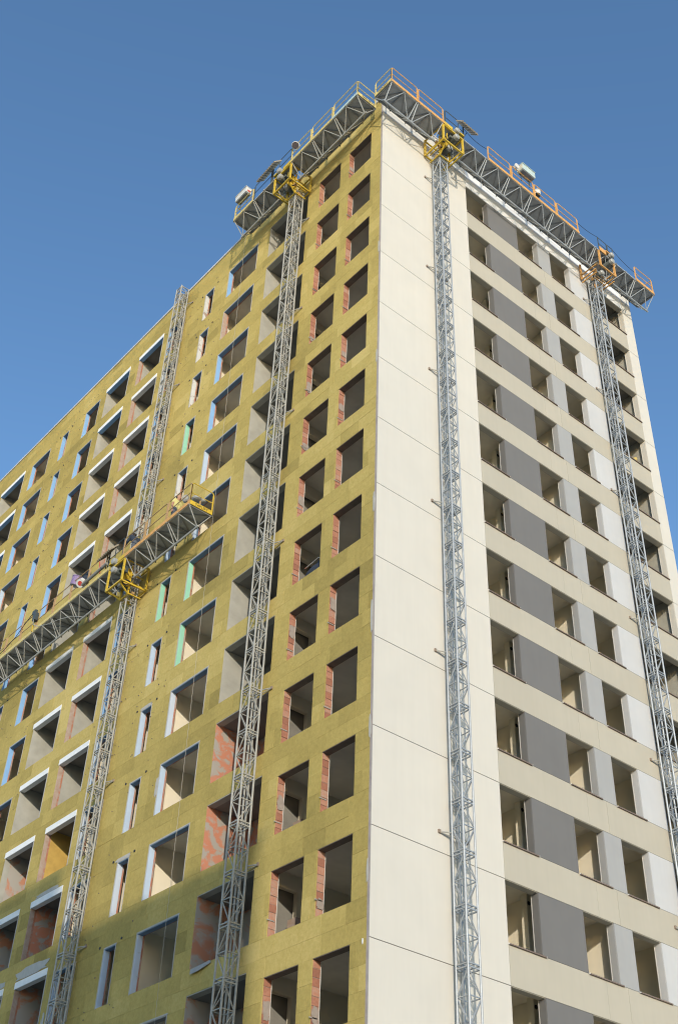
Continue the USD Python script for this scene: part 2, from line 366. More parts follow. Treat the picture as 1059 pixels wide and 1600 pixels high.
# ---- left facade: mineral wool boards
hol = unary_union([sbox(*h) for h in holesL])
def tone_at(y, z):
    return .5 + .9 * (meshkit.fbm(np.array([[y / 5.0, z / 4.0, 3.0]]), 3, 5)[0] - .5)
boards = []
zs = []
for k in range(-1, 16):
    zs += [J(k) + 1.1 - i * .55 for i in range(2)] + [J(k) - i * 1.9 / 3 for i in range(3)]
zs = [TOP - .02, TOP - .45] + [z for z in zs if z > -GZ and z < TOP - .5] + [-GZ]
zs = sorted(set(round(z, 3) for z in zs), reverse=True)
for i in range(len(zs) - 1):
    zt, zb = zs[i], zs[i + 1]
    y = .12 - rng.random() * .9
    while y < L:
        w = 1.0 if rng.random() < .8 else rng.uniform(.5, .9)
        a, b = max(y, .12), min(y + w, L)
        y += w
        if b - a < .03: continue
        g = sbox(a, zb, b, zt).difference(hol)
        if g.is_empty: continue
        for q in getattr(g, 'geoms', [g]):
            if q.geom_type != 'Polygon' or q.area < .003: continue
            q2 = q.buffer(-.002, join_style=2)
            if q2.is_empty or q2.geom_type != 'Polygon': continue
            c = q2.centroid
            near_win = tone_at(c.x, c.y)
            t = float(np.clip(near_win + rng.gauss(0, .085), .05, .95))
            if rng.random() < .05: t = float(np.clip(t - .25, .05, .95))
            proud = min(.006, max(0.0, rng.gauss(.002, .002)))
            x0, z0, x1, z1 = q2.bounds
            if abs(q2.area - (x1 - x0) * (z1 - z0)) < 1e-6:
                vf = bx(-proud, .095, x0, x1, z0, z1)
            else:
                m = trimesh.creation.extrude_polygon(q2, .095 + proud, engine='earcut')
                v = np.array(m.vertices)
                vf = np.stack([-proud + v[:, 2], v[:, 0], v[:, 1]], 1), np.array(m.faces)
            P = np.array([0, c.x, c.y + GZ]) - CAM
            dep = P @ f_
            u, v_ = 529.5 + FPX * (P @ r_) / dep, 800 + FPX * (P @ d_) / dep
            inside = -20 < u < 1080 and -20 < v_ < 1620
            boards.append((q2.area / dep ** 2 if inside else 0.0, vf, t))
boards.sort(key=lambda b: -b[0])
for _, vf, t in boards[:300]:
    put(T, 'insulation_board', vf, MT['wool'], tone=t)
rest = boards[300:]
vf = join([b[1] for b in rest])
put(T, 'insulation_boards', vf, MT['wool'], tone=np.concatenate([np.full(len(b[1][0]), b[2]) for b in rest]), kind='stuff')
put(T, 'corner_strip', bx(-.006, .0985, .0225, .1175, -GZ, TOP - .02), MT['corner'])
put(T, 'foam_blob', tm(trimesh.creation.icosphere(2, 1.0).apply_scale([.015, .035, .08]).apply_translation([-.01, .26, -33.05])), MT['foam'])

def smear(a, b, z0, z1, seed, t, axis):
    """an irregular thin patch: axis 'x' lies on the side facade (a, b: y range), axis 'y' on a jamb (a, b: (x, y) ends)."""
    r = random.Random(seed); n = 18
    pts = []
    for i in range(n):
        an = 2 * math.pi * i / n
        q = .72 + .28 * r.random()
        pts.append((.5 + .5 * q * np.sign(math.cos(an)) * abs(math.cos(an)) ** .55, .5 + .5 * q * np.sign(math.sin(an)) * abs(math.sin(an)) ** .55))
    pts = np.array(pts)
    zz = z0 + pts[:, 1] * (z1 - z0)
    if axis == 'x':
        yy = a + pts[:, 0] * (b - a)
        f0 = np.stack([np.full(n, -.0125), yy, zz], 1); f1 = f0 - [t, 0, 0]
    else:
        xx = a[0] + pts[:, 0] * (b[0] - a[0])
        f0 = np.stack([xx, np.full(n, a[1]), zz], 1); f1 = f0 - [0, t, 0]
    v = np.vstack([f0, f1, [f1.mean(0)]])
    f = []
    for i in range(n):
        j = (i + 1) % n
        f += [[i, j, n + j], [i, n + j, n + i], [n + i, n + j, 2 * n]]
    return v, np.array(f)
for i, (ya, yb, za, zb_) in enumerate([(17.0, 19.7, J(10) + .33, J(10) + .75), (20.2, 22.9, J(10) + .33, J(10) + .62), (17.0, 19.6, J(11) + .33, J(11) + .85), (17.3, 19.3, J(9) + .32, J(9) + .50),
        (13.36, 13.62, J(11) - 2.0, J(11) - 1.1), (12.45, 13.5, J(11) + .02, J(11) + .16), (12.4, 13.5, J(9) + .03, J(9) + .16), (11.34, 11.62, J(11) - 1.95, J(11) + .1), (9.4, 11.6, J(12) + .04, J(12) + .30), (15.0, 16.7, J(11) + .03, J(11) + .24),
        (12.5, 13.45, J(7) + .03, J(7) + .15), (11.33, 11.50, J(8) - 1.2, J(8) - .4), (11.33, 11.46, J(4) - 1.7, J(4) - .5),
        (.06, .19, -23.9, -22.6), (.06, .17, -27.4, -26.6), (.06, .18, -19.2, -18.3), (.06, .16, -31.6, -30.9), (.06, .17, -12.2, -11.5), (.06, .16, -6.0, -5.2), (16.7, 16.95, -33.6, -31.2)]):
    put(T, 'mortar_smear', smear(ya, yb, za, zb_, 40 + i, .007, 'x'), MT['rim'])

# dowel heads in the wool between the narrow windows and the masts
dw = []
for (ya, yb) in ((11.6, 17.0), (22.9, 28.6)):
    for k in range(-1, 13):
        for _ in range(26 if k < 8 else 8):
            y, z = rng.uniform(ya, yb), J(k) + rng.uniform(-1.95, 1.05)
            if hol.contains(sbox(y - .04, z - .04, y + .04, z + .04)) or hol.intersects(sbox(y - .04, z - .04, y + .04, z + .04)): continue
            dw.append(tube((.0, y, z), (-.022, y, z), rng.choice([.018, .022, .028]), 6))
put(T, 'dowel_heads', join(dw), MT['soffit'], kind='stuff')
for k in range(-1, 13):
    for y in (12.28, 13.62, 26.4, 27.75):
        put(T, 'scaffold_hole', tube((.0, y, J(k) + .12), (-.024, y, J(k) + .12), .045, 8), MT['black'])

# ---- left facade: what lines each opening
REV = {  # far jamb lining per storey
    'C': {-1: 'blue', 0: 'brickstrip', 1: 'blue', 2: 'blue', 3: 'pale_blue', 4: 'pale_blue', 5: 'mint', 6: 'mint', 7: 'white_blue', 8: 'pale_blue', 9: 'pale_blue', 10: 'white_blue', 11: 'grey_reveal'},
    'N': {-1: 'white_patchy', 0: 'white_patchy', 1: 'white_patchy', 2: 'mint', 3: 'white_patchy', 4: 'pale_blue', 5: 'mint', 6: 'pale_blue', 7: 'pale_blue', 8: 'pale_blue', 9: 'white_blue', 10: 'pale_blue', 11: 'pale_blue'},
    'E': {k: ('white_blue' if k in (0, 3, 8, 9) else 'pale_blue' if k > 6 else 'blue') for k in range(-1, 15)},
    'H': {k: ('blue' if k < 8 else 'pale_blue') for k in range(-1, 15)},
    'I': {k: 'blue' for k in range(-1, 15)}, 'K': {k: ('pale_blue' if k in (2, 3) else 'blue') for k in range(-1, 15)}}
for k in KS:
    for nm, (y0, y1, ho, so) in LEFT.items():
        h, s = J(k) + ho, J(k) + so
        o = node(T, 'loggia_opening' if nm in 'DFGP' else 'window_opening')
        if nm in 'ABQS':
            put(o, 'head_lining', bx(.004, .262, y0 + .004, y1 - .004, h - .022, h - .002), MT['soffit'])
            put(o, 'plaster_edge', bx(.262, .285, y1 - .022, y1 + .02, s + .01, h - .024), MT['sill_cap'])
            z, i = s + .012, 0
            put(o, 'mortar_bed', bx(.02, .258, y1 - .012, y1 - .002, s + .012, h - .03), MT['mortar'])
            while z < h - .06:
                zt = min(z + .222, h - .03)
                jx = rng.uniform(-.006, .006)
                put(o, 'brick', bx(.012 + jx, .256, y1 - .026 + rng.uniform(-.009, .006), y1 - .0125, z, zt), MT['brick'])
                z = zt + .016; i += 1
            if rng.random() < .45:      # mortar smeared over part of the blocks
                za = rng.uniform(s + .1, h - .9); zb_ = za + rng.uniform(.25, .7)
                put(o, 'mortar_smear', smear((.0, y1 - .040), (.27, y1 - .040), za, zb_, rng.randrange(999), .010, 'y'), MT['mortar'])
            zz = s + rng.uniform(.38, .5)
            put(o, 'wall_tie', join([bx(-.06, .2, y1 - .05, y1 - .032, zz, zz + .03)]), MT['galv_old'])
        elif nm in 'CNEHIK':
            rev = REV.get(nm, {}).get(k, 'pale_blue')
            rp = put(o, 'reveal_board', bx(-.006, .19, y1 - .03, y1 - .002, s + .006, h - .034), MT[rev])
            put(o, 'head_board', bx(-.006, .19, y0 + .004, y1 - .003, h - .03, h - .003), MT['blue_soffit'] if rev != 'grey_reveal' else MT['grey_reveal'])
            put(o, 'brick_edge', bx(.191, .258, y1 - .026, y1 - .003, s + .01, h - .034), MT['masonry'])
            put(o, 'near_board', bx(-.004, .19, y0 + .002, y0 + .024, s + .006, h - .034), MT['rim'])
            t = .045 if nm != 'I' else .03
            put(o, 'mortar_rim', join([bx(-.017, -.007, y0 - t, y1 + t, h, h + t), bx(-.017, -.007, y1 + .0005, y1 + t, s - .02, h - .0005), bx(-.017, -.007, y0 - .03, y0 - .0005, s - .02, h - .0005)]), MT['rim'])
        else:
            if nm in 'FGP':
                n = 9
                ys = np.linspace(y0 - .03, y1 + .05, n)
                put(o, 'lintel', bx(-.02, .20, y0 - .02, y1 + .04, h - .25, h - .005), MT['lintel'])
                if (nm, k) in (('F', -1), ('G', -1), ('G', 0), ('P', -1), ('P', 0), ('P', 1)):
                    put(o, 'soffit_board', bx(-.018, .199, y0 - .018, y1 + .038, h - .275, h - .2505), MT['blue'])
                put(o, 'mortar_rim', bx(-.016, -.007, y0 - .05, y0 - .0005, s - .02, h - .26), MT['rim'])
            if nm in 'F':
                put(o, 'block_edge', bx(-.004, .18, y1 - .02, y1 - .002, s + .008, h - .26), MT['brickstrip'])
            if nm == 'D':
                put(o, 'head_lining', bx(.004, .262, y0 + .004, y1 - .014, h - .03, h - .002), MT['concrete'])
            if nm in 'DGP':
                put(o, 'jamb_render', bx(.0, .26, y1 - .012, y1 - .002, s + .008, h - (.26 if nm != 'D' else .008)), MT['concrete'] if not (nm == 'D' and k >= 7) else MT[ORANGE[k]])
# torn strip of membrane at the foot of one loggia
put(T, 'torn_membrane', (np.array([[-.03, 7.95, -31.93], [-.02, 7.0, -31.88], [-.10, 7.85, -32.12], [-.09, 7.45, -32.10], [-.03, 6.9, -31.97], [.02, 7.95, -31.9], [.02, 6.9, -31.9]]),
                        np.array([[0, 2, 3], [0, 3, 1], [1, 3, 4], [5, 0, 1], [5, 1, 6]])), MT['grey_reveal'])

# ---- right facade: rendered panels, sills, reveals
G = .011
def panel(name, x0, x1, z0, z1, m, gx=G, gz=G, y=0.0):
    put(T, name, bx(x0 + gx, x1 - gx, y, .0195, z0 + gz, z1 - gz), MT[m])
bands = [J(k) for k in range(0, 16)]
prev = TOP
for z in bands + [-GZ]:
    panel('pier_panel', -.010 - G, 5.08 + G, z, prev, 'cream')
    panel('corner_pier_panel', 16.18 - G, W + G, z, prev, 'cream')
    prev = z
panel('fascia_panel', 5.08 + G, 9.2, 3.0, TOP, 'fascia', .006)
panel('fascia_panel', 9.2, 12.9, 3.0, TOP, 'fascia', .006)
panel('fascia_panel', 12.9, 16.18 - G, 3.0, TOP, 'fascia', .006)
put(T, 'primer_patch', bx(8.55, 9.55, -.006, -.001, 4.02, 4.62), MT['patch'])
put(T, 'primer_patch', bx(9.95, 10.45, -.006, -.001, 4.1, 4.5), MT['patch'])
for k in KS:
    zt, zb = J(k) - 1.86, J(k + 1)          # spandrel under the windows of storey k
    for a, b in ((5.08 + G, 9.2), (9.2, 10.19), (10.19, 13.45), (13.45, 16.18 - G)):
        panel('spandrel_panel', a, b, zb, zt, 'beige', .005 if a > 6 else 0.0, .006)
    h = J(k)
    for a, b, m in ((6.48, 8.44, 'dark_grey'), (9.86, 10.73, 'light_grey'), (12.14, 13.45, 'white')):
        put(T, 'wall_panel', bx(a, b, 0.0, .0195, zt + .006, h - .006), MT[m])
    for (x0, x1), m in zip(RIGHT.values(), ('dark_grey', 'light_grey', 'white', 'cream')):
        o = node(T, 'window_opening')
        put(o, 'reveal', bx(x1 - .012, x1 - .001, .0205, .262, zt + .002, h - .002), MT[m])
        put(o, 'near_reveal', bx(x0 + .001, x0 + .012, .0205, .262, zt + .002, h - .002), MT['cream'])
        put(o, 'head_reveal', bx(x0 + .013, x1 - .013, .0205, .262, h - .014, h - .002), MT['beige'])
        sx1 = x1 + (.13 if x1 < 16 else -.01)
        sl = put(o, 'window_sill', join([bx(x0 + .005, sx1, -.05, -.004, zt - .028, zt + .008), bx(x0 + .014, x1 - .014, -.004, .26, zt - .0, zt + .008)]), MT['sill'])
        put(o, 'sill_end', bx(sx1, sx1 + .012, -.052, -.004, zt - .03, zt + .012), MT['sill_cap'])
        put(o, 'sill_end', bx(x0 - .012, x0 + .004, -.052, -.004, zt - .03, zt + .012), MT['sill_cap'])
        put(o, 'foam_seal', bx(x1 - .02, x1 + .015, .263, .285, zt + .01, h - .03), MT['sill_cap'])

# ================================================================= CLIMBER MASTS
def mast(label, face, u0, top, zref, ties, mat_):
    """Square lattice mast; u0 = side nearest the tower corner."""
    a, d0, H = .44, .18, 1.54
    d1 = d0 + a
    F = onto(face)
    b = F((u0 + a / 2, (d0 + d1) / 2, -GZ))
    t = thing('climber_mast', label, 'mast', b, 'lattice masts bolted to the facades')
    corners = [(u0, d0), (u0 + a, d0), (u0 + a, d1), (u0, d1)]
    n = math.floor((top - zref) / H)
    z1 = top
    zlev = [zref + i * H for i in range(-26, n + 1)]
    zlev = [z for z in zlev if z > -38.5]
    levels = zlev + [top] if top - zlev[-1] > .35 else zlev[:-1] + [top]
    m = MT[mat_]
    put(t, 'lower_mast', join([square(F((u, d, -GZ)), F((u, d, levels[0])), .055) for u, d in corners] +
        [square(F((*corners[i], z)), F((*corners[(i + 1) % 4], z)), .03) for z in np.arange(-GZ + .3, levels[0], .77) for i in range(4)]), m)
    for s in range(len(levels) - 1):
        z0, z2 = levels[s], levels[s + 1]
        zm = (z0 + z2) / 2
        sec = node(t, 'mast_section')
        for u, d in corners:
            put(sec, 'leg', tube(F((u, d, z0)), F((u, d, z2 - .004)), .034, 8), m)
        for i in range(4):
            p, q = corners[i], corners[(i + 1) % 4]
            put(sec, 'end_frame', square(F((*p, z0 + .05)), F((*q, z0 + .05)), .035), m)
            put(sec, 'end_frame', square(F((*p, z2 - .05)), F((*q, z2 - .05)), .035), m)
            put(sec, 'cross_tube', square(F((*p, zm)), F((*q, zm)), .028), m)
            flip = i % 2
            pa, qa = (p, q) if flip else (q, p)
            put(sec, 'brace', tube(F((*pa, z0 + .06)), F((*qa, zm)), .018, 6), m)
            put(sec, 'brace', tube(F((*qa, zm)), F((*pa, z2 - .06)), .018, 6), m)
        cu, cd = u0 + a / 2, (d0 + d1) / 2
        put(sec, 'guide_ring', ring(F((cu, cd, z0 + .12)), .17, .016), m)
        put(sec, 'gear_rack', square(F((cu, d0 + .03, z0)), F((cu, d0 + .03, z2 - .004)), .05), m)
    for z in ties:
        for du in (-.34, a + .34):
            w = node(t, 'wall_tie')
            pu = u0 + (0 if du < 0 else a)
            put(w, 'tie_tube', join([tube(F((pu, d0, z)), F((u0 + du, .02, z)), .022, 6), tube(F((u0 + (a if du < 0 else 0), d0, z - .12)), F((u0 + du, .03, z - .02)), .016, 6)]), MT['galv_old'])
            put(w, 'tie_plate', join([bx(*sorted((F((u0 + du - .04, 0, 0))[0], F((u0 + du + .04, -.0, 0))[0])), *sorted((F((0, .0, 0))[1], F((0, .05, 0))[1])), z - .05, z + .05)]) if face == 'R' else
                bx(-.05, .0, u0 + du - .04, u0 + du + .04, z - .05, z + .05), MT['tie'])
    return t
TZ = [1.22, -4.89, -10.9, -17.37, -23.43, -29.4, -35.4]
mast('grey lattice mast on the yellow insulated side next to its brick lined windows', 'L', 5.32, 3.05, -29.87, [z - .2 for z in TZ], 'galv_old')
mast('lattice mast on the insulated side standing free up to the roof edge above its platform', 'L', 14.93, 4.75, -28.35, [3.6, -2.4, -8.5, -17.4, -23.4, -29.57, -35.6], 'galv_old')
mast('lattice mast standing against the wide blank cream pier of the rendered front', 'R', 2.83, 3.05, -30.04, TZ, 'galv')
mast('lattice mast in front of the last window column of the rendered front', 'R', 13.33, 3.05, -30.6, [z + .1 for z in TZ], 'galv')

# ================================================================= WORK PLATFORMS
def textplate(F, uend, dA, dB, z, word, h):
    """lettering on the end board, running from depth dA to depth dB on the plane u = uend."""
    m = meshkit.text_mesh(word, h, .004, True)
    v = np.array(m.vertices); f = np.array(m.faces)
    w = v[:, 0].max()
    s = abs(dB - dA) / w
    q = np.stack([np.full(len(v), uend) - v[:, 2] * 1.0, dA + np.sign(dB - dA) * v[:, 0] * s, z + v[:, 1]], 1)
    return F(q), f

def platform(label, face, ua, ub, zf, uc, rails, dark, paint, ends, toe, text, nslat=8):
    """uc: centre of the mast it climbs; rails: guardrail panels (u0, u1, material)."""
    F = onto(face)
    DI, DO, DM = .24, 1.28, .76
    ZL = zf - .78
    t = thing('work_platform', label, 'work platform', F(((ua + ub) / 2, .7, zf)), 'climbing work platforms on the facades')
    # sections of about 1.5 m either side of the drive unit
    cells = []
    def split(a, b):
        n = max(1, round((b - a) / 1.52))
        e = np.linspace(a, b, n + 1)
        return list(zip(e[:-1], e[1:]))
    cells = split(ua, uc - .62) + split(uc + .62, ub)
    g = MT['galv'] if face == 'R' else MT['galv_old']
    for (a, b) in cells:
        s = node(t, 'platform_section')
        e = .004
        put(s, 'deck_panel', join([bx2(F, a + e, b - e, DI - .02, DO + .02, zf + .055, zf + .085)]), MT['deck'])
        put(s, 'outer_chord', square(F((a, DO, zf + .02)), F((b - e, DO, zf + .02)), .06), g)
        put(s, 'inner_chord', square(F((a, DI, zf + .02)), F((b - e, DI, zf + .02)), .06), MT['beam'])
        put(s, 'lower_chord', tube(F((a, DM, ZL)), F((b - e, DM, ZL)), .046, 8), g)
        mid = (a + b) / 2
        for u in (a + .035, mid, b - .04):
            put(s, 'cross_beam', square(F((u, DI, zf + .0)), F((u, DO, zf + .0)), .05), MT['beam'])
        put(s, 'deck_brace', square(F((a + .05, DI, zf + .02)), F((mid, DO, zf + .02)), .03), MT['beam'])
        put(s, 'deck_brace', square(F((mid, DO, zf + .02)), F((b - .05, DI, zf + .02)), .03), MT['beam'])
        for dd in (DI, DO):
            for u in (a + .04, b - .045):
                put(s, 'upright', tube(F((u, dd, zf)), F((u + (.06 if u < mid else -.06), DM, ZL)), .022, 6), g)
            for (p, q) in ((a + .12, mid), (b - .12, mid)):
                put(s, 'brace', tube(F((p, DM, ZL)), F((q, dd, zf)), .021, 6), g)
        # clamp heads on the outer chord
        for u in (a + .03, mid):
            put(s, 'clamp', square(F((u, DO - .05, zf - .01)), F((u, DO + .07, zf + .02)), .05), g)
        for u in (a + .25, mid + .1):
            put(s, 'hanging_bolt', tube(F((u, DI - .02, zf + .03)), F((u + .02, DI - .03, zf - .09)), .022, 5), MT['dark_steel'])
    # toe boards
    for (a, b, m) in toe:
        put(t, 'toe_board', bx2(F, a, b, DO + .035, DO + .055, zf + .02, zf + .20), MT[m])
    def railpanel(pa, pb, m, h=1.12, name='guardrail', r=.021, rails_=(1.0, .52)):
        pa, pb = np.array(pa, float), np.array(pb, float)
        e = (pb - pa) / np.linalg.norm(pb - pa)
        zv = np.array([0, 0, 1.0])
        c = .10
        gr = node(t, name)
        put(gr, 'post', square(F(pa), F(pa + zv * (h - c)), .045), MT[m])
        put(gr, 'post', square(F(pb), F(pb + zv * (h - c)), .045), MT[m])
        put(gr, 'top_rail', polytube([F(pa + zv * (h - c)), F(pa + zv * (h - .03) + e * .03), F(pa + zv * h + e * c), F(pb + zv * h - e * c), F(pb + zv * (h - .03) - e * .03), F(pb + zv * (h - c))], r, 6), MT[m])
        put(gr, 'mid_rail', tube(F(pa + zv * h * .54), F(pb + zv * h * .54), r * .85, 6), MT[m])
    for (a, b, m) in rails:
        railpanel((a + .02, DO + .01, zf + .05), (b - .03, DO + .01, zf + .05), m)
    for (u, m) in ends:
        sgn = -1 if u < uc else 1
        railpanel((u - sgn * .02, DI, zf + .05), (u - sgn * .02, DO, zf + .05), m, name='end_guardrail')
        put(t, 'end_board', bx2(F, u + sgn * .02, u + sgn * .04, DI, DO + .03, zf + .02, zf + .22), MT[m])
    if text:
        u = text[0]; sgn = -1 if u < uc else 1
        vf = textplate(F, u + sgn * .041, *((DI + .22, DO - .2) if face == 'R' else (DO - .2, DI + .22)), zf + .065, 'TAPLIFT', .11)
        put(t, 'lettering', vf, MT['black'])
    # ---- drive unit round the mast
    y = MT['yellow'] if paint == 'yellow' else MT['orange_paint']
    c = node(t, 'drive_frame')
    zb = zf - 1.12
    U0, U1, D0, D1 = uc - .60, uc + .60, .10, 1.27
    for (u, d) in ((U0, D1), (U1, D1), (U0, D0), (U1, D0)):
        put(c, 'post', square(F((u, d, zb)), F((u, d, zf + .06)), .075), y)
    for z in (zb, zf + .0):
        put(c, 'beam', square(F((U0, D1, z)), F((U1, D1, z)), .075), y)
        put(c, 'beam', square(F((U0, D0, z)), F((U1, D0, z)), .06), y)
        put(c, 'beam', square(F((U0, D0, z)), F((U0, D1, z)), .06), y)
        put(c, 'beam', square(F((U1, D0, z)), F((U1, D1, z)), .06), y)
    for u in (uc - .30, uc + .30):
        put(c, 'inner_post', square(F((u, .72, zb - .30)), F((u, .72, zf)), .06), y)
        put(c, 'strut', square(F((u, .72, zb - .30)), F((u * .5 + (U0 if u < uc else U1) * .5, D1, zb)), .05), y)
    for z in (zb - .28, zb + .28, zb + .7):
        put(c, 'mast_clamp', join([square(F((uc - .32, .70, z)), F((uc + .32, .70, z)), .05), square(F((uc - .32, .12, z)), F((uc - .32, .70, z)), .045), square(F((uc + .32, .12, z)), F((uc + .32, .70, z)), .045)]), y)
    put(c, 'strut', square(F((U0, D1, zf - .45)), F((uc - .3, .72, zb + .3)), .045), y)
    put(c, 'strut', square(F((U1, D0, zf - .2)), F((uc + .3, .72, zb + .2)), .045), y)
    put(c, 'cover_plate', bx2(F, uc - .60, uc - .05, DO - .02, DO + .05, zf + .03, zf + .24), y)
    put(c, 'cover_plate', bx2(F, uc + .30, uc + .66, DO - .25, DO + .06, zf + .25, zf + .36), y)
    put(c, 'drive_plate', bx2(F, uc - .22, uc - .18, .70, 1.12, zb + .1, zf - .1), y)
    put(t, 'deck_panel', bx2(F, uc - .6, uc + .6, .72, DO, zf + .085, zf + .11), MT['deck'])
    for (z, dd, du) in ((zf + .24, 1.42, .22), (zf - .18, 1.36, .22), (zf - .86, 1.05, .05)):
        mo = node(t, 'motor')
        put(mo, 'housing', join([tube(F((uc + du, dd - .62, z)), F((uc + du, dd - .16, z)), .135, 14), tube(F((uc + du, dd - .5, z)), F((uc + du, dd - .42, z)), .165, 14)] +
            [tube(F((uc + du, dd - .40 + .06 * i, z)), F((uc + du, dd - .375 + .06 * i, z)), .147, 14) for i in range(4)]), MT['motor'])
        put(mo, 'fan_cover', join([tube(F((uc + du, dd - .16, z)), F((uc + du, dd - .02, z)), .15, 14), tube(F((uc + du, dd - .02, z)), F((uc + du, dd + .02, z)), .15, 14, .10)]), MT['motor_cap'])
        put(mo, 'terminal_box', bx2(F, uc + du - .26, uc + du - .12, dd - .42, dd - .22, z - .05, z + .12), MT['motor'])
    for i, (du, dd, z) in enumerate([(-.4, .8, zb + .15), (.38, .75, zb + .2), (-.28, .5, zb - .15), (.28, .5, zb - .15), (-.28, .5, zf - .2), (.28, .5, zf - .2)]):
        put(t, 'roller', tube(F((uc + du, dd - .06, z)), F((uc + du, dd + .06, z)), .075, 12), MT['motor_cap'] if i % 2 else MT['rust'])
    put(t, 'cable_coil', ring(F((uc - .42, .95, zb + .12)), .16, .035), MT['black'])
    put(t, 'switch_box', bx2(F, uc - .56, uc - .36, 1.02, 1.2, zf - .62, zf - .30), MT['dark_steel'])
    put(t, 'gearbox', join([bx2(F, uc - .12, uc + .40, .74, .86, zf - .34, zf + .02), bx2(F, uc - .10, uc + .36, .86, .90, zf - .98, zf - .5)]), MT['motor'])
    put(t, 'hanging_hose', polytube([F((uc - .35, 1.15, zf - .5)), F((uc - .2, 1.2, zf - .95)), F((uc + .05, 1.1, zf - 1.18)), F((uc + .25, .95, zf - .9)), F((uc + .3, .9, zf - .4))], .022, 6), MT['black'])
    # ribbed cover sheet leaning out over the motors
    sh = node(t, 'cover_sheet')
    for i in range(nslat):
        u = uc + .30 + i * .125
        zz = zf + .92 - .012 * i
        a, b = np.array(F((u, DO - .02, zz + .30))), np.array(F((u, DO + .38, zz - .20)))
        put(sh, 'slat', square(a, b, .06), MT['corrugated'])
        put(sh, 'web', square(F((u + .062, DO - .02, zz + .26)), F((u + .062, DO + .37, zz - .23)), .05), MT['corrugated'])
    put(sh, 'stay', join([square(F((uc + .32, DO, zf + .2)), F((uc + .34, DO + .02, zf + 1.0)), .03), square(F((uc + .66, DO, zf + .2)), F((uc + .9, DO + .02, zf + .86)), .03)]), MT['dark_steel'])
    for (a, b) in dark:
        railpanel((a, DO - .02, zf + .06), (b, DO - .02, zf + .06), 'dark_steel', 1.25, 'dark_guardrail', .018)
    return t

def bx2(F, u0, u1, d0, d1, z0, z1):
    v = np.array([[u, d, z] for u in (u0, u1) for d in (d0, d1) for z in (z0, z1)], float)
    return F(v), BOXF

ZP1, ZP2, ZP3 = 3.98, -13.72, 3.80
platform('long work platform at the roof edge of the cream rendered front', 'R', -.69, 17.25, ZP3, 3.05,
         [(-.69, .88, 'orange_paint'), (.90, 2.47, 'orange_paint'), (5.3, 6.84, 'orange_paint'), (6.88, 8.42, 'orange_paint'), (8.45, 9.98, 'orange_paint'), (10.02, 11.55, 'orange_paint'), (15.85, 17.25, 'orange_paint')],
         [(2.6, 3.75)], 'yellow', [(-.69, 'pale_yellow'), (17.25, 'orange_paint')],
         [(-.69, 2.47, 'orange_paint'), (5.3, 11.55, 'orange_paint'), (15.85, 17.25, 'orange_paint')], (-.69,))
platform('work platform at the roof edge of the yellow insulated side beside the corner', 'L', .25, 9.38, ZP1, 5.54,
         [(.25, 1.93, 'pale_yellow'), (1.97, 3.46, 'pale_yellow'), (3.5, 4.94, 'pale_yellow'), (7.9, 9.38, 'pale_yellow')],
         [(5.0, 6.4), (6.5, 7.85)], 'yellow', [(.25, 'pale_yellow'), (9.38, 'pale_yellow')],
         [(.25, 1.95, 'teal'), (1.97, 4.94, 'pale_yellow'), (7.85, 9.38, 'pale_yellow')], (.25,), 11)
platform('work platform halfway up the insulated side with two workers on it', 'L', 9.69, 27.0, ZP2, 15.0,
         [(9.69, 11.38, 'rust'), (11.42, 13.0, 'rust'), (13.04, 14.66, 'rust'), (16.0, 17.48, 'rust'), (17.52, 19.0, 'rust'), (19.04, 20.5, 'rust'), (20.54, 22.0, 'rust'), (22.04, 23.5, 'rust'), (23.54, 25.0, 'rust'), (25.04, 26.6, 'rust')],
         [(14.75, 15.9)], 'yellow', [(9.69, 'yellow'), (27.0, 'yellow')],
         [(9.69, 14.4, 'orange_paint'), (15.6, 27.0, 'pale_yellow')], (9.69,))
